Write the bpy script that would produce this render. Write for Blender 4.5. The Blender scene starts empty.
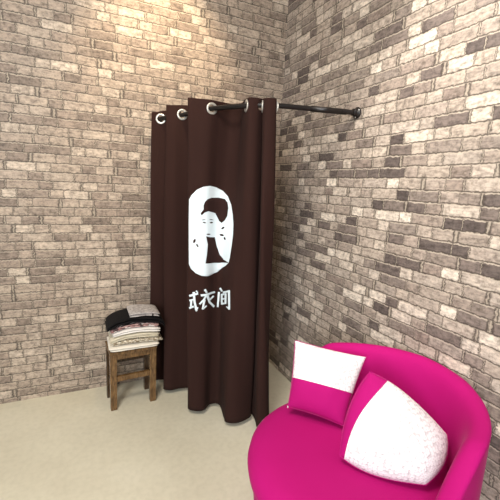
import bpy, bmesh, math, random
from math import sin, cos, pi, radians, sqrt
from mathutils import Vector, Matrix, noise
from mathutils.bvhtree import BVHTree

random.seed(7)
scene = bpy.context.scene
COL = scene.collection
scene.view_settings.view_transform = 'Standard'
scene.view_settings.look = 'None'
scene.view_settings.gamma = 1
scene.view_settings.exposure = 0.14

# ------------------------------------------------------------------ helpers
def lin(r, g, b):
    f = lambda c: (c/255/12.92) if c/255 <= .04045 else ((c/255+.055)/1.055)**2.4
    return (f(r), f(g), f(b), 1)

def new_mat(name):
    m = bpy.data.materials.new(name); m.use_nodes = True
    nt = m.node_tree
    return m, nt, nt.nodes['Principled BSDF']

def N(nt, typ, **kw):
    n = nt.nodes.new(typ)
    for k, v in kw.items():
        if k.startswith('i_'):
            key = k[2:]
            n.inputs[int(key) if key.isdigit() else key.replace('_', ' ')].default_value = v
        else: setattr(n, k, v)
    return n

def mth(nt, op, a, b=None, c=None, clamp=False):
    n = nt.nodes.new('ShaderNodeMath'); n.operation = op; n.use_clamp = clamp
    for i, v in enumerate((a, b, c)):
        if v is None: continue
        if isinstance(v, (int, float)): n.inputs[i].default_value = v
        else: nt.links.new(v, n.inputs[i])
    return n.outputs[0]

def mixc(nt, fac, a, b, blend='MIX'):
    n = nt.nodes.new('ShaderNodeMix'); n.data_type = 'RGBA'; n.blend_type = blend
    for i, v in ((0, fac), (6, a), (7, b)):
        if isinstance(v, (int, float)) or isinstance(v, tuple): n.inputs[i].default_value = v
        else: nt.links.new(v, n.inputs[i])
    return n.outputs[2]

def ramp(nt, fac, stops, interp='LINEAR'):
    n = nt.nodes.new('ShaderNodeValToRGB'); n.color_ramp.interpolation = interp
    cr = n.color_ramp
    while len(cr.elements) < len(stops): cr.elements.new(0.5)
    for e, (p, c) in zip(cr.elements, stops): e.position = p; e.color = c
    nt.links.new(fac, n.inputs[0]); return n.outputs[0]

def bump(nt, bsdf, h, strength=.3, dist=.01):
    b = N(nt, 'ShaderNodeBump'); b.inputs['Strength'].default_value = strength
    b.inputs['Distance'].default_value = dist
    nt.links.new(h, b.inputs['Height']); nt.links.new(b.outputs[0], bsdf.inputs['Normal'])

def obj(name, bm, m, parent=None, smooth=True, loc=None):
    me = bpy.data.meshes.new(name)
    bmesh.ops.recalc_face_normals(bm, faces=bm.faces)
    bm.to_mesh(me); bm.free()
    if smooth:
        for p in me.polygons: p.use_smooth = True
    if m: me.materials.append(m)
    o = bpy.data.objects.new(name, me); COL.objects.link(o)
    if loc: o.location = loc
    if parent: o.parent = parent
    return o

def tag(o, label, cat, group=None):
    o['label'] = label; o['category'] = cat
    if group: o['group'] = group
    return o

def thing(name, label, cat, loc=(0, 0, 0), rotz=0, group=None):
    o = bpy.data.objects.new(name, None); COL.objects.link(o)
    o.location = loc; o.rotation_euler = (0, 0, rotz); o.empty_display_size = .05
    return tag(o, label, cat, group)

def struct(name, bm, m):
    o = obj(name, bm, m, smooth=False); o['kind'] = 'structure'; return o

def add_box(bm, c, s, bev=0.0, taper=1.0):
    r = bmesh.ops.create_cube(bm, size=1)
    for v in r['verts']:
        k = taper if v.co.z < 0 else 1
        v.co = Vector((c[0]+v.co.x*s[0]*k, c[1]+v.co.y*s[1]*k, c[2]+v.co.z*s[2]))
    if bev:
        ed = list({e for v in r['verts'] for e in v.link_edges})
        bmesh.ops.bevel(bm, geom=ed, offset=bev, segments=2, affect='EDGES', profile=.7)
    return bm

def crom(pts, t):
    n = len(pts)-1; i = min(int(t), n-1); f = t-i
    p1, p2 = pts[i], pts[i+1]
    p0 = pts[i-1] if i > 0 else p1*2-p2
    p3 = pts[i+2] if i+2 <= n else p2*2-p1
    return .5*((2*p1)+(p2-p0)*f+(2*p0-5*p1+4*p2-p3)*f*f+(3*p1-p0-3*p2+p3)*f**3)

def tube(bm, path, r, seg=16, cap=True):
    rings = []
    up = Vector((0, 0, 1))
    for i, p in enumerate(path):
        d = (path[min(i+1, len(path)-1)]-path[max(i-1, 0)]).normalized()
        u = up if abs(d.z) < .9 else Vector((1, 0, 0))
        a = d.cross(u).normalized(); b = a.cross(d)
        rings.append([bm.verts.new(p+(a*cos(2*pi*k/seg)+b*sin(2*pi*k/seg))*r) for k in range(seg)])
    for i in range(len(rings)-1):
        for k in range(seg):
            bm.faces.new((rings[i][k], rings[i][(k+1) % seg], rings[i+1][(k+1) % seg], rings[i+1][k]))
    if cap:
        bm.faces.new(rings[0]); bm.faces.new(rings[-1])
    return bm

def lathe(bm, prof, seg=48, M=Matrix.Identity(4), close=False):
    rings = []
    for r, z in prof:
        rings.append([bm.verts.new(M @ Vector((r*cos(2*pi*k/seg), r*sin(2*pi*k/seg), z))) for k in range(seg)])
    n = len(rings); m = n if close else n-1
    for i in range(m):
        A, B = rings[i], rings[(i+1) % n]
        for k in range(seg):
            bm.faces.new((A[k], A[(k+1) % seg], B[(k+1) % seg], B[k]))
    if not close:
        bm.faces.new(rings[0]); bm.faces.new(rings[-1])
    return bm

# ------------------------------------------------------------------ camera (measured from the room's lines)
F, CH = 362.0, 1.45
Yw = Vector((-170, 72, -F)).normalized()
Xw = Vector((794, 22, -F)); Xw = (Xw-Xw.dot(Yw)*Yw).normalized()
Zw = Xw.cross(Yw)
R = Matrix((Xw, Yw, Zw))                      # camera axes -> world
cam_d = bpy.data.cameras.new('camera'); cam = bpy.data.objects.new('camera', cam_d)
COL.objects.link(cam); scene.camera = cam
cam_d.sensor_width = 36; cam_d.sensor_fit = 'HORIZONTAL'; cam_d.lens = F/500*36
cam_d.clip_start = .02
cam.matrix_world = Matrix.Translation((0, 0, CH)) @ R.to_4x4()

WX, WY, CZ = 1.414, 2.558, 3.05                # right wall, back wall, ceiling height

# ------------------------------------------------------------------ materials
def brick_mat(name, axis, seed, soft=0.0):
    m, nt, bs = new_mat(name)
    geo = N(nt, 'ShaderNodeNewGeometry')
    sep = N(nt, 'ShaderNodeSeparateXYZ'); nt.links.new(geo.outputs['Position'], sep.inputs[0])
    u0 = sep.outputs[axis]; v0 = sep.outputs[2]
    wn = N(nt, 'ShaderNodeTexNoise', i_Scale=9.0, i_Detail=3.0, i_Roughness=.6)
    nt.links.new(geo.outputs['Position'], wn.inputs['Vector'])
    ws = N(nt, 'ShaderNodeSeparateColor'); nt.links.new(wn.outputs['Color'], ws.inputs[0])
    wn2 = N(nt, 'ShaderNodeTexNoise', i_Scale=70.0, i_Detail=2.0)
    nt.links.new(geo.outputs['Position'], wn2.inputs['Vector'])
    ws2 = N(nt, 'ShaderNodeSeparateColor'); nt.links.new(wn2.outputs['Color'], ws2.inputs[0])
    j1 = mth(nt, 'MULTIPLY', mth(nt, 'SUBTRACT', ws2.outputs[0], .5), .022)
    j2 = mth(nt, 'MULTIPLY', mth(nt, 'SUBTRACT', ws2.outputs[1], .5), .014)
    u = mth(nt, 'ADD', mth(nt, 'ADD', u0, j1), mth(nt, 'MULTIPLY', mth(nt, 'SUBTRACT', ws.outputs[0], .5), .012))
    v = mth(nt, 'ADD', mth(nt, 'ADD', v0, j2), mth(nt, 'MULTIPLY', mth(nt, 'SUBTRACT', ws.outputs[1], .5), .014))
    PH, PW = .0535, .118
    vr = mth(nt, 'DIVIDE', mth(nt, 'ADD', v, 5.0), PH)
    row = mth(nt, 'FLOOR', vr); fv = mth(nt, 'FRACT', vr)
    rw = N(nt, 'ShaderNodeTexWhiteNoise', noise_dimensions='1D')
    nt.links.new(mth(nt, 'ADD', row, seed+.5), rw.inputs['W'])
    ur = mth(nt, 'DIVIDE', mth(nt, 'ADD', u, 9.0), PW)
    ur = mth(nt, 'ADD', ur, mth(nt, 'MULTIPLY', rw.outputs[0], 7.0))
    # uneven brick lengths
    w1 = mth(nt, 'MULTIPLY', mth(nt, 'SINE', mth(nt, 'ADD', mth(nt, 'MULTIPLY', ur, 2.6), mth(nt, 'MULTIPLY', rw.outputs[0], 40))), .24)
    uw = mth(nt, 'ADD', ur, w1)
    colm = mth(nt, 'FLOOR', uw); fu = mth(nt, 'FRACT', uw)
    comb = N(nt, 'ShaderNodeCombineXYZ'); nt.links.new(colm, comb.inputs[0]); nt.links.new(row, comb.inputs[1]); comb.inputs[2].default_value = seed
    br = N(nt, 'ShaderNodeTexWhiteNoise', noise_dimensions='3D'); nt.links.new(comb.outputs[0], br.inputs['Vector'])
    # distances (metres) to the brick's edges
    du = mth(nt, 'MULTIPLY', mth(nt, 'MINIMUM', fu, mth(nt, 'SUBTRACT', 1.0, fu)), PW)
    dlo = mth(nt, 'MULTIPLY', fv, PH); dhi = mth(nt, 'MULTIPLY', mth(nt, 'SUBTRACT', 1.0, fv), PH)
    dmin = mth(nt, 'MINIMUM', du, mth(nt, 'MINIMUM', dlo, dhi))
    base = ramp(nt, br.outputs['Value'], [
        (0.0, lin(92, 84, 81)), (.14, lin(122, 112, 107)), (.24, lin(192, 181, 168)), (.36, lin(140, 128, 120)), (.46, lin(178, 167, 155)),
        (.58, lin(116, 106, 101)), (.68, lin(206, 196, 183)), (.80, lin(154, 142, 133)), (.90, lin(222, 213, 200)), (1.0, lin(168, 156, 145))])
    if soft: base = mixc(nt, soft, base, lin(170, 156, 142))
    # printed mottling
    n1 = N(nt, 'ShaderNodeTexNoise', i_Scale=42.0, i_Detail=5.0, i_Roughness=.75); nt.links.new(geo.outputs['Position'], n1.inputs['Vector'])
    mp = N(nt, 'ShaderNodeMapping'); mp.inputs['Scale'].default_value = (1, 1, 3.5); nt.links.new(geo.outputs['Position'], mp.inputs['Vector'])
    n2 = N(nt, 'ShaderNodeTexNoise', i_Scale=26.0, i_Detail=4.0, i_Roughness=.65); nt.links.new(mp.outputs[0], n2.inputs['Vector'])
    mot = ramp(nt, n1.outputs[0], [(.34, (.45, .43, .41, 1)), (.5, (1, 1, 1, 1)), (.66, (1.3, 1.28, 1.25, 1))])
    mot2 = ramp(nt, n2.outputs[0], [(.36, (.55, .53, .52, 1)), (.5, (1, 1, 1, 1)), (.66, (1.3, 1.28, 1.26, 1))])
    base = mixc(nt, .8, base, mot, 'MULTIPLY'); base = mixc(nt, .7, base, mot2, 'MULTIPLY')
    mort = mixc(nt, n1.outputs[0], lin(158, 147, 134), lin(208, 198, 182))
    mm = mth(nt, 'SUBTRACT', 1.0, mth(nt, 'DIVIDE', mth(nt, 'SUBTRACT', dmin, .0026), .0030, clamp=True), clamp=True)
    base = mixc(nt, mm, base, mort)
    # the wallpaper's printed dark line beneath each brick and at its end
    sh = mth(nt, 'SUBTRACT', 1.0, mth(nt, 'DIVIDE', mth(nt, 'ABSOLUTE', mth(nt, 'SUBTRACT', dlo, .0038)), .0052, clamp=True), clamp=True)
    sh2 = mth(nt, 'SUBTRACT', 1.0, mth(nt, 'DIVIDE', mth(nt, 'ABSOLUTE', mth(nt, 'SUBTRACT', du, .0040)), .0042, clamp=True), clamp=True)
    lo = mth(nt, 'MAXIMUM', mth(nt, 'MULTIPLY', sh, .95), mth(nt, 'MULTIPLY', sh2, .9))
    base = mixc(nt, lo, base, lin(48, 40, 36))
    base = mixc(nt, 1.0, base, ((.87, .82, .77, 1) if soft else (.92, .885, .86, 1)), 'MULTIPLY')
    nt.links.new(base, bs.inputs['Base Color'])
    bs.inputs['Roughness'].default_value = .62
    bs.inputs['Specular IOR Level'].default_value = .35
    hh = mth(nt, 'ADD', mth(nt, 'DIVIDE', dmin, .006, clamp=True), mth(nt, 'MULTIPLY', n1.outputs[0], .5))
    bump(nt, bs, hh, .25, .0015)
    return m

def fabric(name, col, col2=None, rough=.9, weave=900, bstr=.12, sheen=0.0, nscale=6.0, wrinkle=0.0):
    m, nt, bs = new_mat(name)
    tc = N(nt, 'ShaderNodeTexCoord')
    n = N(nt, 'ShaderNodeTexNoise', i_Scale=nscale, i_Detail=4.0); nt.links.new(tc.outputs['Object'], n.inputs['Vector'])
    c = mixc(nt, n.outputs[0], col, col2 or col)
    nt.links.new(c, bs.inputs['Base Color']); bs.inputs['Roughness'].default_value = rough
    bs.inputs['Specular IOR Level'].default_value = .2
    if sheen: bs.inputs['Sheen Weight'].default_value = sheen; bs.inputs['Sheen Roughness'].default_value = .20
    w = N(nt, 'ShaderNodeTexNoise', i_Scale=float(weave), i_Detail=1.0); nt.links.new(tc.outputs['Object'], w.inputs['Vector'])
    h = w.outputs[0]
    if wrinkle:
        n3 = N(nt, 'ShaderNodeTexNoise', i_Scale=16.0, i_Detail=3.0, i_Distortion=.8); nt.links.new(tc.outputs['Object'], n3.inputs['Vector'])
        h = mth(nt, 'ADD', h, mth(nt, 'MULTIPLY', n3.outputs[0], wrinkle))
    bump(nt, bs, h, bstr, .003)
    return m

def patterned(name, cols, scale, stretch=(1, 1, 1), mode='voronoi'):
    m, nt, bs = new_mat(name)
    tc = N(nt, 'ShaderNodeTexCoord'); mp = N(nt, 'ShaderNodeMapping'); mp.inputs['Scale'].default_value = stretch
    nt.links.new(tc.outputs['Object'], mp.inputs['Vector'])
    if mode == 'voronoi':
        t = N(nt, 'ShaderNodeTexVoronoi', i_Scale=scale); nt.links.new(mp.outputs[0], t.inputs['Vector'])
        sc = N(nt, 'ShaderNodeSeparateColor'); nt.links.new(t.outputs['Color'], sc.inputs[0]); fac = sc.outputs[0]
        c = ramp(nt, fac, cols, 'CONSTANT')
    else:
        t = N(nt, 'ShaderNodeTexNoise', i_Scale=scale, i_Detail=3.0, i_Distortion=.6); nt.links.new(mp.outputs[0], t.inputs['Vector'])
        c = ramp(nt, t.outputs[0], cols)
        fac = t.outputs[0]
    nt.links.new(c, bs.inputs['Base Color']); bs.inputs['Roughness'].default_value = .9
    bs.inputs['Specular IOR Level'].default_value = .2
    bump(nt, bs, fac, .2, .003)
    return m

def wood(name, c1, c2):
    m, nt, bs = new_mat(name)
    tc = N(nt, 'ShaderNodeTexCoord'); mp = N(nt, 'ShaderNodeMapping'); mp.inputs['Scale'].default_value = (14, 14, 2.5)
    nt.links.new(tc.outputs['Object'], mp.inputs['Vector'])
    n = N(nt, 'ShaderNodeTexNoise', i_Scale=5.0, i_Detail=5.0, i_Distortion=1.2); nt.links.new(mp.outputs[0], n.inputs['Vector'])
    c = ramp(nt, n.outputs[0], [(.3, c1), (.7, c2)])
    n2 = N(nt, 'ShaderNodeTexNoise', i_Scale=18.0, i_Detail=3.0); nt.links.new(tc.outputs['Object'], n2.inputs['Vector'])
    wr = ramp(nt, n2.outputs[0], [(.35, (.55, .5, .45, 1)), (.55, (1, 1, 1, 1))])
    c = mixc(nt, .7, c, wr, 'MULTIPLY')
    nt.links.new(c, bs.inputs['Base Color']); bs.inputs['Roughness'].default_value = .20
    bump(nt, bs, n.outputs[0], .15, .002)
    return m

def plain(name, col, rough=.5, metal=0.0):
    m, nt, bs = new_mat(name)
    tc = N(nt, 'ShaderNodeTexCoord')
    n = N(nt, 'ShaderNodeTexNoise', i_Scale=40.0, i_Detail=3.0); nt.links.new(tc.outputs['Object'], n.inputs['Vector'])
    r = mth(nt, 'MULTIPLY_ADD', n.outputs[0], .15, rough-.07); nt.links.new(r, bs.inputs['Roughness'])
    bs.inputs['Base Color'].default_value = col; bs.inputs['Metallic'].default_value = metal
    return m

M_back = brick_mat('brick_wallpaper_back', 0, 3, .42)
M_right = brick_mat('brick_wallpaper_right', 1, 11)

def floor_mat():
    m, nt, bs = new_mat('polished_cement_floor')
    geo = N(nt, 'ShaderNodeNewGeometry')
    n = N(nt, 'ShaderNodeTexNoise', i_Scale=1.7, i_Detail=6.0, i_Roughness=.6); nt.links.new(geo.outputs['Position'], n.inputs['Vector'])
    n2 = N(nt, 'ShaderNodeTexNoise', i_Scale=35.0, i_Detail=4.0); nt.links.new(geo.outputs['Position'], n2.inputs['Vector'])
    c = ramp(nt, n.outputs[0], [(.3, lin(198, 191, 170)), (.55, lin(209, 203, 182)), (.75, lin(216, 210, 191))])
    c2 = ramp(nt, n2.outputs[0], [(.3, (.92, .92, .91, 1)), (.6, (1, 1, 1, 1))])
    c = mixc(nt, 1.0, c, c2, 'MULTIPLY'); nt.links.new(c, bs.inputs['Base Color'])
    r = mth(nt, 'MULTIPLY_ADD', n2.outputs[0], .2, .32); nt.links.new(r, bs.inputs['Roughness'])
    bump(nt, bs, n2.outputs[0], .04, .002)
    return m
M_floor = floor_mat()
M_ceil = plain('white_ceiling_paint', lin(222, 214, 204), .8)
M_curtain = fabric('dark_brown_curtain_cloth', lin(48, 27, 22), lin(40, 22, 18), .92, 700, .15, .0, 2.0, .6)
M_print = fabric('white_fabric_paint', lin(226, 236, 240), lin(210, 224, 230), .7, 500, .15)
M_ink = fabric('dark_brown_print', lin(50, 29, 25), lin(42, 24, 21), .9, 600, .1)
M_ring = plain('brushed_white_metal', lin(190, 186, 178), .32, .55)
M_rod = plain('black_painted_steel', lin(26, 21, 20), .35, .2)
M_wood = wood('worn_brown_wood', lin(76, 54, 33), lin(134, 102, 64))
M_wood_d = wood('dark_brown_wood', lin(50, 37, 27), lin(84, 64, 45))  # darker brown for the stool's rear legs and its rear and side rails
M_pink = fabric('magenta_velvet', lin(176, 11, 108), lin(168, 7, 100), .85, 500, .1, .06, 5.0, .25)
M_pink2 = fabric('magenta_cushion_cloth', lin(174, 13, 110), lin(166, 8, 100), .85, 700, .12, .2, 8.0)

def rosette_mat():
    m, nt, bs = new_mat('white_rosette_lace')
    tc = N(nt, 'ShaderNodeTexCoord')
    v = N(nt, 'ShaderNodeTexVoronoi', i_Scale=72.0, i_Randomness=.45); nt.links.new(tc.outputs['Object'], v.inputs['Vector'])
    rings = mth(nt, 'SINE', mth(nt, 'MULTIPLY', v.outputs['Distance'], 13.0))
    c = ramp(nt, v.outputs['Distance'], [(.0, lin(226, 224, 224)), (.45, lin(236, 235, 235)), (.7, lin(205, 201, 202))])
    nt.links.new(c, bs.inputs['Base Color']); bs.inputs['Roughness'].default_value = .85
    h = mth(nt, 'ADD', mth(nt, 'MULTIPLY', rings, .25), mth(nt, 'SUBTRACT', 1.0, v.outputs['Distance']))
    bump(nt, bs, h, .55, .004)
    return m
M_lace = rosette_mat()

# ------------------------------------------------------------------ room shell
def slab(lo, hi):
    bm = bmesh.new()
    add_box(bm, [(a+b)/2 for a, b in zip(lo, hi)], [b-a for a, b in zip(lo, hi)]); return bm
struct('floor', slab((-3.6, -2.6, -.1), (WX+.12, WY+.12, 0)), M_floor)
struct('wall_back', slab((-3.6, WY, 0), (WX+.12, WY+.12, CZ)), M_back)
struct('wall_right', slab((WX, -2.6, 0), (WX+.12, WY, CZ)), M_right)
struct('ceiling', slab((-3.6, -2.6, CZ), (WX+.12, WY+.12, CZ+.1)), M_ceil)

# ------------------------------------------------------------------ curtain rod
rod_pts = [Vector(p) for p in [(WX-.012, 1.684, 1.886), (1.20, 1.743, 1.886), (.98, 1.803, 1.886), (.90, 1.845, 1.886), (.81, 1.94, 1.884), (.70, 2.095, 1.882),
                                (.640, 2.22, 1.877), (.584, 2.35, 1.869), (.482, 2.464, 1.852), (.480, WY-.012, 1.846)]]
rod = thing('curtain_rod', 'black curved metal curtain rod fixed to the brick wall above the sofa', 'curtain rod', (WX, 1.68, 1.885))
def rel(o, parent):                           # parent while keeping world coordinates of the mesh
    o.parent = parent; o.matrix_parent_inverse = Matrix.Translation(parent.location).inverted() if parent.rotation_euler.z == 0 else parent.matrix_basis.inverted()
    return o
bm = bmesh.new(); path = [crom(rod_pts, t/12) for t in range((len(rod_pts)-1)*12+1)]
tube(bm, path, .0135); rel(obj('pole', bm, M_rod), rod)
bm = bmesh.new(); tube(bm, [Vector((1.15, 1.7565, 1.886)), Vector((1.352, 1.702, 1.886))], .0158); rel(obj('sleeve', bm, M_rod), rod)
for (p, d) in ((Vector((WX, 1.683, 1.886)), Vector((-1, 0, 0))), (Vector((.480, WY, 1.846)), Vector((0, -1, 0)))):
    Mx = Matrix.Translation(p) @ d.to_track_quat('Z', 'Y').to_matrix().to_4x4()
    bm = bmesh.new(); lathe(bm, [(.029, 0), (.031, .003), (.031, .008), (.028, .012), (.022, .014), (.019, .018), (.019, .034), (.016, .036)], 40, Mx)
    fl = rel(obj('wall_flange', bm, M_rod), rod)
    for k in range(3):
        a = 2*pi*k/3+.5
        bm = bmesh.new(); lathe(bm, [(.0045, .010), (.0045, .0135), (.003, .0145)], 12, Mx @ Matrix.Translation((.0245*cos(a), .0245*sin(a), 0)))
        s = obj('screw', bm, M_ring); s.parent = fl

# ------------------------------------------------------------------ curtain
# one serpentine sheet: each node is (x, y) at the hem, (x, y, z) at the heading
nodes = [
 ((.411, 2.470), (.427, 2.485, 1.888)),
 ((.455, 2.470), (.462, 2.470, 1.893)),
 ((.505, 2.460), (.520, 2.450, 1.906)),
 ((.560, 2.450), (.590, 2.455, 1.910)),
 ((.575, 2.425), (.600, 2.425, 1.915)),
 ((.530, 2.390), (.550, 2.405, 1.918)),
 ((.490, 2.335), (.499, 2.385, 1.922)),
 ((.530, 2.300), (.540, 2.352, 1.924)),
 ((.600, 2.300), (.600, 2.340, 1.930)),
 ((.680, 2.280), (.680, 2.325, 1.934)),
 ((.700, 2.230), (.690, 2.280, 1.934)),
 ((.640, 2.150), (.625, 2.215, 1.934)),
 ((.590, 2.060), (.573, 2.150, 1.934)),
 ((.630, 2.012), (.640, 2.118, 1.932)),
 ((.680, 2.005), (.700, 2.097, 1.930)),
 ((.735, 2.050), (.765, 2.110, 1.930)),
 ((.790, 2.025), (.832, 2.118, 1.931)),
 ((.772, 1.890), (.868, 2.060, 1.930)),
 ((.768, 1.845), (.845, 1.960, 1.925)),
 ((.810, 1.815), (.833, 1.870, 1.920)),
 ((.865, 1.815), (.870, 1.850, 1.920)),
 ((.925, 1.835), (.905, 1.862, 1.922)),
 ((.950, 1.860), (.920, 1.875, 1.922)),
 ((.945, 1.800), (.895, 1.830, 1.915)),
 ((.925, 1.725), (.900, 1.790, 1.913)),
 ((.965, 1.705), (.922, 1.778, 1.913)),
 ((1.000, 1.722), (.948, 1.782, 1.914)),
 ((1.020, 1.785), (.958, 1.810, 1.914)),
 ((1.000, 1.850), (.945, 1.870, 1.914)),
]
BOT = [Vector((b[0], b[1], .03)) for b, t in nodes]
TOP = [Vector(t) for b, t in nodes]
MIDP = {12: (.577, 2.100), 13: (.616, 2.065), 14: (.669, 2.055), 15: (.737, 2.070), 16: (.792, 2.060), 17: (.814, 2.000), 18: (.823, 1.930),
        19: (.839, 1.880), 20: (.874, 1.860), 21: (.920, 1.862), 22: (.952, 1.875), 23: (.917, 1.830), 24: (.893, 1.770), 25: (.917, 1.745), 26: (.956, 1.760), 27: (.985, 1.800)}
TM = .60
OFF = [Vector((MIDP[i][0]-(b.lerp(p, TM)).x, MIDP[i][1]-(b.lerp(p, TM)).y, 0)) if i in MIDP else Vector((0, 0, 0)) for i, (b, p) in enumerate(zip(BOT, TOP))]
def cloth(s, t):
    b = crom(BOT, s); p = crom(TOP, s)
    q = b.lerp(p, t) + crom(OFF, s)*(t*(1-t)/(TM*(1-TM)))
    # soft sway that dies out at the heading
    k = (1-t)*t*4
    q.x += .006*k*sin(s*1.3+t*5); q.y += .008*k*sin(s*1.9+1+t*4)
    return q
NS, SUB = len(nodes)-1, 14
tv = [i/64*.93 for i in range(64)] + [.93+.07*i/24 for i in range(25)]
grommet_s = [1.45, 7.5, 14.0, 4.0+1.0, 10.6, 18.0, 22.0, 27.2]
def pole_z(p):
    best = min(path, key=lambda q: (q.x-p.x)**2+(q.y-p.y)**2); return best
GR = []
for s in (1.35, 5.0, 7.75, 11.0, 14.0, 17.8, 22.6, 27.8):
    # centre: point of the cloth at the pole's height
    best = None
    for k in range(-40, 41):
        ss = s+k*.02
        if ss < 0 or ss > NS: continue
        for t in (.95, .955, .96, .965, .97, .975, .98):
            p = cloth(ss, t); q = pole_z(p); d = (p-q).length
            if best is None or d < best[0]: best = (d, ss, t, p.copy())
    d, ss, t, p = best
    n = (cloth(ss+.02, t)-cloth(ss-.02, t)).cross(Vector((0, 0, 1))).normalized()
    if n.dot(Vector((0, 0, CH))-p) < 0: n = -n
    GR.append((p, n))
bm = bmesh.new(); grid = []
for i in range(NS*SUB+1):
    grid.append([bm.verts.new(cloth(i/SUB, t)) for t in tv])
for i in range(NS*SUB):
    for j in range(len(tv)-1):
        f = (grid[i][j], grid[i+1][j], grid[i+1][j+1], grid[i][j+1])
        c = sum((v.co for v in f), Vector())/4
        if any((c-p).length < .0255 for p, n in GR): continue
        bm.faces.new(f)
for v in [v for v in bm.verts if not v.link_faces]: bm.verts.remove(v)
bm.normal_update(); bvh = BVHTree.FromBMesh(bm)
curtain = thing('fitting_room_curtain', 'long dark brown eyelet curtain with white printed emblem, hanging from the black rod', 'curtain', (.75, 2.1, .03))
sheet = rel(obj('cloth', bm, M_curtain), curtain)
sm = sheet.modifiers.new('thickness', 'SOLIDIFY'); sm.thickness = .0022; sm.offset = 0
for p, n in GR:
    Mx = Matrix.Translation(p) @ n.to_track_quat('Z', 'Y').to_matrix().to_4x4()
    bm = bmesh.new()
    lathe(bm, [(.0205, -.003), (.0205, .003), (.0225, .0044), (.027, .0050), (.031, .0040), (.0335, .0018), (.0335, -.0018), (.031, -.0040), (.027, -.0050), (.0225, -.0044)], 48, Mx, close=True)
    rel(obj('eyelet_ring', bm, M_ring), curtain)

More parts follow.
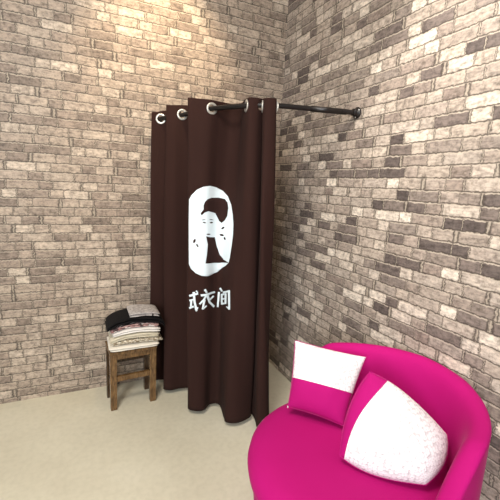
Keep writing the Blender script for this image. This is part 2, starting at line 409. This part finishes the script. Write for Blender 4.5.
# ---- the print: flat design (metres along and up), laid on the cloth of the front fold
#PRINT_DATA
PRINT = {'oval': [(-0.1265, 1.1306), (-0.1296, 1.2375), (-0.1311, 1.3581), (-0.1167, 1.3852), (-0.0863, 1.417), (-0.0493, 1.4362), (-0.012, 1.4433), (0.0251, 1.4357), (0.0652, 1.4167), (0.0966, 1.3868), (0.1188, 1.3388), (0.1305, 1.2795), (0.1361, 1.2263), (0.1368, 1.1653), (0.1315, 1.1057), (0.123, 1.0233), (0.1171, 0.9933), (0.0982, 0.9661), (0.0515, 0.9197), (-0.002, 0.903), (-0.0439, 0.908), (-0.0799, 0.9224), (-0.1085, 0.9472), (-0.1215, 0.9741)], 'hair': [(-0.0235, 1.3654), (-0.004, 1.3739), (0.0367, 1.376), (0.0792, 1.3695), (0.0969, 1.3498), (0.103, 1.3175), (0.0989, 1.2691), (0.0843, 1.2402), (0.0641, 1.2233), (0.0479, 1.2349), (0.0349, 1.2592), (0.0222, 1.2822), (0.0046, 1.2886), (-0.0183, 1.2951), (-0.037, 1.2872), (-0.055, 1.2684), (-0.0596, 1.2822), (-0.0445, 1.3046), (-0.0447, 1.3308), (-0.0373, 1.3498)], 'dress': [(-0.0249, 1.1465), (-0.0018, 1.1393), (0.0244, 1.1365), (0.0377, 1.0828), (0.0598, 1.0286), (0.0888, 1.0008), (0.12, 0.9937), (0.0883, 0.9833), (0.0575, 0.9752), (-0.0231, 0.983), (-0.0172, 1.0337), (-0.0141, 1.0968)], 'marks': [[(-0.0284, 1.226), (-0.0306, 1.2244), (-0.0357, 1.2244), (-0.0417, 1.2258), (-0.0462, 1.2281), (-0.0476, 1.2306), (-0.0453, 1.2322), (-0.0402, 1.2323), (-0.0343, 1.2309), (-0.0297, 1.2285)], [(0.0107, 1.227), (0.0091, 1.2245), (0.0045, 1.2228), (-0.0015, 1.2226), (-0.0065, 1.2239), (-0.0086, 1.2263), (-0.0071, 1.2288), (-0.0025, 1.2305), (0.0035, 1.2308), (0.0085, 1.2294)], [(-0.0018, 1.1574), (-0.0038, 1.1555), (-0.0092, 1.1547), (-0.0159, 1.1552), (-0.0214, 1.1568), (-0.0236, 1.159), (-0.0215, 1.161), (-0.0161, 1.1621), (-0.0094, 1.1616), (-0.004, 1.1597)], [(0.0837, 1.2015), (0.0839, 1.1972), (0.0804, 1.1915), (0.0743, 1.1866), (0.068, 1.1844), (0.064, 1.1858), (0.0638, 1.1901), (0.0674, 1.1956), (0.0734, 1.2004), (0.0797, 1.2026)], [(0.0827, 1.1488), (0.0793, 1.145), (0.0716, 1.1431), (0.0626, 1.1442), (0.0558, 1.1478), (0.0537, 1.1522), (0.0571, 1.1557), (0.0647, 1.157), (0.0737, 1.156), (0.0805, 1.153)], [(0.0935, 1.1345), (0.095, 1.1292), (0.094, 1.1247), (0.091, 1.1227), (0.087, 1.1241), (0.0836, 1.1283), (0.0821, 1.1338), (0.0831, 1.1383), (0.0862, 1.1402), (0.0901, 1.1387)], [(-0.0855, 1.1129), (-0.0896, 1.106), (-0.0947, 1.1027), (-0.0988, 1.1041), (-0.1004, 1.1098), (-0.0989, 1.1176), (-0.0948, 1.1245), (-0.0897, 1.1278), (-0.0856, 1.1264), (-0.0839, 1.1207)], [(-0.0692, 1.0923), (-0.0666, 1.0862), (-0.0666, 1.0814), (-0.0691, 1.0798), (-0.0733, 1.082), (-0.0775, 1.0871), (-0.0801, 1.0932), (-0.0801, 1.098), (-0.0776, 1.0996), (-0.0734, 1.0974)], [(-0.0317, 1.2462), (-0.0337, 1.2446), (-0.0392, 1.2429), (-0.0463, 1.2416), (-0.0522, 1.2412), (-0.0546, 1.2419), (-0.0526, 1.2435), (-0.047, 1.2454), (-0.0399, 1.2467), (-0.0341, 1.247)], [(0.0118, 1.2422), (0.0095, 1.2414), (0.0037, 1.2419), (-0.0033, 1.2434), (-0.0089, 1.2454), (-0.0109, 1.247), (-0.0086, 1.2478), (-0.0029, 1.2473), (0.0041, 1.2458), (0.0098, 1.2438)]], 'glyph1': [[(-0.1118, 0.7722), (-0.0587, 0.7914), (-0.0621, 0.8029), (-0.1158, 0.7853)], [(-0.1115, 0.7444), (-0.0865, 0.7533), (-0.0891, 0.7626), (-0.1145, 0.7549)], [(-0.1067, 0.7532), (-0.1079, 0.7123), (-0.0968, 0.7122), (-0.094, 0.753)], [(-0.1091, 0.6967), (-0.0827, 0.7107), (-0.0873, 0.7209), (-0.1144, 0.7083)], [(-0.0952, 0.8037), (-0.0878, 0.7448), (-0.0787, 0.7083), (-0.0732, 0.6858), (-0.0602, 0.6895), (-0.0656, 0.7122), (-0.0744, 0.7477), (-0.0799, 0.8061)], [(-0.066, 0.6844), (-0.0562, 0.7112), (-0.0628, 0.7139), (-0.0736, 0.6873)], [(-0.0769, 0.8107), (-0.065, 0.7991), (-0.0592, 0.8047), (-0.0702, 0.8174)]], 'glyph2': [[(-0.0278, 0.8198), (-0.0141, 0.798), (-0.0045, 0.8026), (-0.0167, 0.8263)], [(-0.0426, 0.7796), (0.0401, 0.7867), (0.0369, 0.7993), (-0.0462, 0.7931)], [(-0.0128, 0.7947), (-0.0309, 0.762), (-0.0547, 0.7347), (-0.0465, 0.727), (-0.022, 0.7546), (-0.0021, 0.7856)], [(-0.0284, 0.7614), (-0.0366, 0.6992), (-0.025, 0.6965), (-0.0152, 0.7577)], [(-0.026, 0.696), (-0.0055, 0.7164), (-0.0111, 0.7235), (-0.0326, 0.703)], [(-0.0128, 0.7824), (0.0024, 0.735), (0.0324, 0.694), (0.0417, 0.7023), (0.0134, 0.7385), (0.0013, 0.7839)], [(0.0275, 0.7743), (0.0056, 0.7559), (0.0123, 0.7466), (0.0355, 0.7646)]], 'glyph3': [[(0.0573, 0.7918), (0.0536, 0.6944), (0.0659, 0.6932), (0.0713, 0.7917)], [(0.0646, 0.8126), (0.0808, 0.7954), (0.0898, 0.8071), (0.0751, 0.8222)], [(0.0922, 0.7928), (0.1317, 0.8269), (0.1287, 0.8353), (0.0886, 0.8024)], [(0.119, 0.8275), (0.1259, 0.7148), (0.1373, 0.7207), (0.1321, 0.8336)], [(0.134, 0.7273), (0.1164, 0.7315), (0.1118, 0.7225), (0.1288, 0.7177)], [(0.0775, 0.7806), (0.0808, 0.713), (0.0914, 0.7205), (0.0895, 0.7871)], [(0.0826, 0.7723), (0.1122, 0.7991), (0.1099, 0.8071), (0.0799, 0.7823)], [(0.1001, 0.7977), (0.1034, 0.7355), (0.1142, 0.7431), (0.1126, 0.8055)], [(0.0869, 0.747), (0.1086, 0.7687), (0.1065, 0.7759), (0.0843, 0.7557)], [(0.0866, 0.7156), (0.1122, 0.7423), (0.1097, 0.7509), (0.0836, 0.7259)]]}
PDIR = Vector((.36, .933, 0)).normalized(); PAX = Vector((PDIR.y, -PDIR.x, 0)); PORG = Vector((.70, 2.05, 0))
def lay(name, polys, m, off, parent):
    bm = bmesh.new()
    for pl in polys:
        b2 = bmesh.new(); vs = [b2.verts.new((x, z, 0)) for x, z in pl]
        b2.faces.new(vs)
        xs = [p[0] for p in pl]; zs = [p[1] for p in pl]
        bmesh.ops.triangulate(b2, faces=b2.faces[:])
        st = .004
        x = math.floor(min(xs)/st)*st+st
        while x < max(xs):
            bmesh.ops.bisect_plane(b2, geom=b2.verts[:]+b2.edges[:]+b2.faces[:], plane_co=(x, 0, 0), plane_no=(1, 0, 0)); x += st
        z = math.floor(min(zs)/.02)*.02+.02
        while z < max(zs):
            bmesh.ops.bisect_plane(b2, geom=b2.verts[:]+b2.edges[:]+b2.faces[:], plane_co=(0, z, 0), plane_no=(0, 1, 0)); z += .02
        mp = {}
        for v in b2.verts:
            o = PORG+PAX*v.co.x+Vector((0, 0, v.co.y))-PDIR*.6
            h, nn, _, _ = bvh.ray_cast(o, PDIR)
            if h is None: h = o+PDIR*.6
            if nn is None: nn = -PDIR
            if nn.dot(PDIR) > 0: nn = -nn
            mp[v] = bm.verts.new(h+nn*off)
        for f in b2.faces: bm.faces.new([mp[v] for v in f.verts])
        b2.free()
    o = obj(name, bm, m, smooth=True)
    s = o.modifiers.new('t', 'SOLIDIFY'); s.thickness = .0004; s.offset = 0
    return rel(o, curtain) if parent is curtain else (setattr(o, 'parent', parent) or o)
if PRINT:
    em = lay('printed_emblem', [PRINT['oval']], M_print, .0020, curtain); em['label'] = 'white oval emblem with the stencilled head of a woman'
    lay('portrait_hair', [PRINT['hair']], M_ink, .0028, em)
    lay('portrait_dress', [PRINT['dress']], M_ink, .0028, em)
    for mk in PRINT['marks']: lay('portrait_mark', [mk], M_ink, .0028, em)
    for g in ('glyph1', 'glyph2', 'glyph3'):
        lay('printed_character', PRINT[g], M_print, .0022, curtain)['label'] = 'white printed character'

# ------------------------------------------------------------------ stool
ST = (.139, 2.236, 0); SR = radians(4.5)
stool = thing('wooden_stool', 'worn brown wooden stool against the back wall, under the pile of clothes', 'stool', ST, SR)
LW, SW, SD, SH = .041, .288, .200, .376
def leg_bm():
    b = bmesh.new(); add_box(b, (0, 0, SH/2), (LW, LW, SH), .004, .93); return b
for i, (x, y) in enumerate(((LW/2, LW/2), (SW-LW/2, LW/2), (LW/2, SD-LW/2), (SW-LW/2, SD-LW/2))):
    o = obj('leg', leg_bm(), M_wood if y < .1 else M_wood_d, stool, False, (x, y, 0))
def rail(name, x0, y0, x1, y1, z, h, m=M_wood, t=.022):
    b = bmesh.new()
    if abs(x1-x0) > abs(y1-y0): add_box(b, ((x0+x1)/2, y0, z), (x1-x0, t, h), .003)
    else: add_box(b, (x0, (y0+y1)/2, z), (t, y1-y0, h), .003)
    return obj(name, b, m, stool, False)
h = LW/2
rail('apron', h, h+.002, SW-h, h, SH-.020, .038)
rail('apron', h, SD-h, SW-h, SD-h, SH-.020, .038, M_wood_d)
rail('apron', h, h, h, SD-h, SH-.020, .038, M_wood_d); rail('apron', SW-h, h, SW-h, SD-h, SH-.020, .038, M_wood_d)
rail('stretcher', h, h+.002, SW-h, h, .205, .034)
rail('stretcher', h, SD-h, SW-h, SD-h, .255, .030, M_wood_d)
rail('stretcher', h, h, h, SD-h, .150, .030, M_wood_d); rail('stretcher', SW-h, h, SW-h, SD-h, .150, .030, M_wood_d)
b = bmesh.new(); add_box(b, (SW/2, SD/2, SH+.009), (SW+.004, SD+.004, .018), .004)
obj('seat_board', b, M_wood, stool, False)

# ------------------------------------------------------------------ folded clothes on the stool
def garment(name, label, x0, x1, y0, y1, z0, h, layers, m, seed, arch=.0, dl=0.0, dr=0.0, group='folded clothes piled on the stool', nse=.004):
    """folded garment: layers of rounded cloth; arch lifts the middle, dl and dr let the ends droop"""
    bm = bmesh.new(); lh = h/layers
    W, D = x1-x0, y1-y0
    rnd = random.Random(seed)
    for L in range(layers):
        zc = z0+lh*(L+.5); ex = rnd.uniform(-.006, .006); ey = rnd.uniform(-.005, .005)
        rings = []; NA, NB = 44, 36
        for a in range(NA+1):
            A = a/NA; xx = -1+2*A
            cap = max(0.0, 1-abs(xx)**7)**.5 if abs(xx) < 1 else 0
            cap = .12+.88*cap
            ring = []
            for k in range(NB):
                th = 2*pi*k/NB
                cy = abs(cos(th))**.35*(1 if cos(th) >= 0 else -1); cz = abs(sin(th))**.8*(1 if sin(th) >= 0 else -1)
                x = x0+W*A+ex*(1 if A > .5 else -1)
                y = (y0+y1)/2+ey+cy*D/2*(.93+.07*cap)
                z = zc+cz*lh*.53*cap
                q = Vector((x*11+seed, y*11, L*.35))
                z += noise.noise(q)*nse*2
                y += noise.noise(q*1.7+Vector((9, 3, 1)))*.008
                X = (x-.30)/.15; e = arch*(.012*(1-min(X*X, 1.4))-.016*max(0, -X)**3-.004*max(0, X)**3) - dl*max(0, -xx)**6 - dr*max(0, xx)**6
                z += e
                ring.append(bm.verts.new((x, y, z)))
            rings.append(ring)
        for a in range(NA):
            for k in range(NB):
                bm.faces.new((rings[a][k], rings[a][(k+1) % NB], rings[a+1][(k+1) % NB], rings[a+1][k]))
        bm.faces.new(rings[0]); bm.faces.new(rings[-1])
    o = obj(name, bm, m, None, True)
    tag(o, label, 'clothes', group)
    return o
Y0, Y1 = 2.236, 2.455
M_cw = fabric('white_cotton', lin(232, 226, 214), lin(222, 214, 200), .9, 500, .2, 0, 9.0, .6)
M_cw2 = fabric('cream_cotton', lin(226, 217, 196), lin(206, 196, 172), .9, 500, .2, 0, 9.0, .6)
M_cw3 = fabric('bright_white_knit', lin(238, 234, 228), lin(216, 210, 204), .9, 300, .3, 0, 9.0, .8)
M_lacey = patterned('beige_lace_print', [(0, lin(216, 204, 182)), (.3, lin(150, 134, 110)), (.5, lin(228, 220, 202)), (.8, lin(178, 162, 138))], 95, (1, 1, 1))
M_rose = patterned('dusty_rose_and_grey_print', [(0, lin(168, 128, 124)), (.35, lin(96, 76, 76)), (.55, lin(190, 156, 150)), (.75, lin(222, 212, 206)), (.87, lin(70, 58, 60))], 62, (1, 1, 1.6))
M_black = fabric('black_knit', lin(22, 19, 20), lin(14, 12, 13), .95, 400, .25, 0, 9.0, .8)
M_grey = patterned('heather_grey_jersey', [(.3, lin(132, 126, 124)), (.5, lin(166, 160, 158)), (.7, lin(190, 184, 180))], 60, (1, 1, 3), 'noise')
zb = SH+.018+.003
garment('folded_sheet', 'flat white cotton sheet lying directly on the stool seat', .136, .436, Y0-.008, Y1, zb, .030, 2, M_cw, 1, nse=.001)
garment('lace_blouse', 'beige lace-patterned folded blouse just above the flat white sheet', .150, .462, Y0+.006, Y1, zb+.034, .028, 2, M_lacey, 2, arch=.4, nse=.001)
garment('folded_shirt', 'cream white folded shirt, lower of the two plain shirts in the pile', .142, .440, Y0-.004, Y1, zb+.067, .029, 3, M_cw2, 3, arch=1, nse=.0015)
garment('folded_shirt', 'bright white folded shirt, upper of the two plain shirts in the pile', .155, .450, Y0-.004, Y1, zb+.103, .026, 2, M_cw3, 4, arch=1, nse=.0015)
garment('folded_blouse', 'dusty rose and grey patterned folded blouse under the black garment', .146, .436, Y0+.004, Y1, zb+.133, .020, 2, M_rose, 5, arch=1, nse=.0015)
garment('folded_sweater', 'thick black folded sweater near the top of the clothes pile', .128, .480, Y0+.004, Y1-.012, zb+.159, .044, 2, M_black, 6, arch=1, dl=.010, dr=.034, nse=.0015)
gg = garment('folded_jersey', 'heather grey folded jersey on the very top of the clothes pile', .256, .442, Y0-.002, Y1-.05, zb+.207, .028, 2, M_grey, 7, arch=1, dl=.004, dr=.006, nse=.0015)
b = bmesh.new(); add_box(b, (.395, Y0-.007, zb+.224), (.008, .003, .016), .001); obj('label_tag', b, M_black, gg, False)

# ------------------------------------------------------------------ sofa
SC = Vector((.978, .985, 0)); SRAD = .425
sofa = thing('round_sofa', 'bright magenta round velvet sofa chair in front of the right brick wall', 'sofa', tuple(SC))
bm = bmesh.new()
lathe(bm, [(.02, .300), (.36, .300), (.405, .305), (.425, .325), (.430, .355), (.424, .385), (.402, .410), (.36, .424), (.28, .430), (.15, .433), (.004, .434)], 96)
obj('seat_cushion', bm, M_pink, sofa)
bm = bmesh.new()
lathe(bm, [(.02, .055), (.34, .055), (.365, .062), (.378, .08), (.395, .18), (.405, .27), (.402, .298), (.38, .305), (.02, .305)], 96)
obj('base', bm, M_pink, sofa)
bm = bmesh.new()
a0, a1 = radians(97), radians(-100); NA, NB = 110, 30
rings = []
for i in range(NA+1):
    A = i/NA; ang = a0+(a1-a0)*A
    e = min(A, 1-A)*(a0-a1)/radians(30)
    rise = sin(min(1, e)*pi/2)**.62
    zt = .36+(.692-.36)*rise + .045*min(1, max(0, (A-.10)/.35))*(1-max(0, (A-.6)/.4))
    th = .052*(.45+.55*rise)
    z0 = .10; ring = []
    hh = (zt-z0)/2; zc = (zt+z0)/2
    for k in range(NB):
        q = 2*pi*k/NB
        cx = abs(cos(q))**.8*(1 if cos(q) >= 0 else -1); cz = abs(sin(q))**.32*(1 if sin(q) >= 0 else -1)
        z = zc+hh*cz; lean = (z-.3)*.03
        r = .392+th*cx+lean
        r = min(r, .428)
        ring.append(bm.verts.new((r*cos(ang), r*sin(ang), z)))
    rings.append(ring)
for i in range(NA):
    for k in range(NB):
        bm.faces.new((rings[i][k], rings[i][(k+1) % NB], rings[i+1][(k+1) % NB], rings[i+1][k]))
bm.faces.new(rings[0]); bm.faces.new(rings[-1])
obj('backrest', bm, M_pink, sofa)
for k in range(4):
    a = pi/4+k*pi/2
    bm = bmesh.new(); lathe(bm, [(.018, 0), (.02, .004), (.028, .05), (.028, .062)], 24)
    obj('foot', bm, M_rod, sofa, True, (.28*cos(a), .28*sin(a), 0))

# ------------------------------------------------------------------ cushions
def cushion(name, label, O, BR, TL, TR, th, split, flip, seed, pinch=.10):
    """O lower left corner, U and V the edges; the white lace panel covers v > split (or u > split when flip)"""
    O, BR, TL, TR = (Vector(q) for q in (O, BR, TL, TR))
    n = ((BR+TR-O-TL)).cross(TL+TR-O-BR).normalized(); C0 = (O+BR+TL+TR)/4
    t = thing(name, label, 'cushion', tuple(C0), 0, 'cushions on the magenta sofa')
    NG = 56
    def P(a, b, side):
        x, y = 2*a-1, 2*b-1
        k = (max(0, 1-abs(x)**2.2)*max(0, 1-abs(y)**2.2))**.55
        px = x*(1-pinch*(1-y*y)*abs(x)**2*.6); py = y*(1-pinch*(1-x*x)*abs(y)**2*.6)
        d = th*k*side*(1+.10*noise.noise(Vector((a*4+seed, b*4, side))))
        fa, fb = (px+1)/2, (py+1)/2
        return O.lerp(BR, fa).lerp(TL.lerp(TR, fa), fb)-C0+n*d
    def patch(a0, a1, b0, b1, nm, m):
        aa = (lambda b: .055+.165*b*b) if flip else None
        bm = bmesh.new()
        na = max(4, int(NG*(a1-a0))); nb = max(4, int(NG*(b1-b0)))
        vv = {}
        for s in (1, -1):
            for i in range(na+1):
                for j in range(nb+1):
                    b_ = b0+(b1-b0)*j/nb
                    l0 = aa(b_) if flip and a0 > 0 else a0; l1 = aa(b_) if flip and a1 < 1 else a1
                    a = l0+(l1-l0)*i/na
                    edge = a < 1e-6 or a > 1-1e-6 or b_ < 1e-6 or b_ > 1-1e-6
                    if edge and s == -1: vv[(s, i, j)] = vv[(1, i, j)]
                    else: vv[(s, i, j)] = bm.verts.new(P(a, b_, s))
            for i in range(na):
                for j in range(nb):
                    f = (vv[(s, i, j)], vv[(s, i+1, j)], vv[(s, i+1, j+1)], vv[(s, i, j+1)])
                    bm.faces.new(f if s == 1 else f[::-1])
        return obj(nm, bm, m, t)
    if flip:
        patch(split, 1, 0, 1, 'lace_panel', M_lace); patch(0, split, 0, 1, 'plain_panel', M_pink2)
    else:
        patch(0, 1, split, 1, 'lace_panel', M_lace); patch(0, 1, 0, split, 'plain_panel', M_pink2)
    # piping round the seam
    pts = []
    for (ax, ay, bx, by) in ((0, 0, 1, 0), (1, 0, 1, 1), (1, 1, 0, 1), (0, 1, 0, 0)):
        for i in range(20):
            f = i/20; pts.append(P(ax+(bx-ax)*f, ay+(by-ay)*f, 1))
    pts.append(pts[0].copy())
    bm = bmesh.new(); tube(bm, pts, .0022, 8, False); obj('piping', bm, M_pink2, t)
    return t
c1 = cushion('throw_cushion', 'white and magenta cushion leaning upright against the sofa back, left of the other cushion', (.835, 1.275, .468), (1.0, 1.085, .458), (.901, 1.36, .748), (1.20, 1.20, .690), .062, .44, False, 1, .07)
b = bmesh.new(); add_box(b, (-.150, .045, -.122), (.003, .006, .009), .001); obj('zip_pull', b, M_lace, c1, False)
c2 = cushion('throw_cushion', 'magenta and white cushion tilted on its corner in front, nearer the right edge', (.865, .940, .465), (1.06, .72, .462), (1.050, 1.02, .734), (1.235, .785, .565), .085, .25, True, 5, -.30)

# ------------------------------------------------------------------ lights
def area(name, loc, target, size, power, col, sy=None):
    d = bpy.data.lights.new(name, 'AREA'); d.energy = power; d.color = col; d.size = size
    if sy: d.shape = 'RECTANGLE'; d.size_y = sy
    o = bpy.data.objects.new(name, d); COL.objects.link(o); o.location = loc
    o.rotation_euler = (Vector(target)-Vector(loc)).to_track_quat('-Z', 'Y').to_euler(); return o
def spot(name, loc, target, power, col, ang, blend=.8, rad=.04):
    d = bpy.data.lights.new(name, 'SPOT'); d.energy = power; d.color = col; d.spot_size = radians(ang); d.spot_blend = blend; d.shadow_soft_size = rad
    o = bpy.data.objects.new(name, d); COL.objects.link(o); o.location = loc
    o.rotation_euler = (Vector(target)-Vector(loc)).to_track_quat('-Z', 'Y').to_euler(); return o
w = bpy.data.worlds.new('world'); scene.world = w; w.use_nodes = True
w.node_tree.nodes['Background'].inputs[0].default_value = (.80, .88, 1.0, 1)
w.node_tree.nodes['Background'].inputs[1].default_value = .20
area('shopfront_daylight', (-1.7, -1.5, 1.9), (1.4, 1.5, 1.3), 1.3, 125, (.90, .95, 1.0), 1.8)
area('ceiling_panel_light', (-.3, .7, 3.0), (.1, .9, 0), .6, 62, (1.0, .93, .82), 1.2)
spot('ceiling_spotlight', (.45, 1.95, 2.95), (.50, 2.56, 2.15), 66, (1.0, .78, .52), 75)
spot('ceiling_spotlight', (.75, .95, 2.95), (1.41, 1.25, 1.55), 110, (1.0, .93, .87), 58, 1.0)
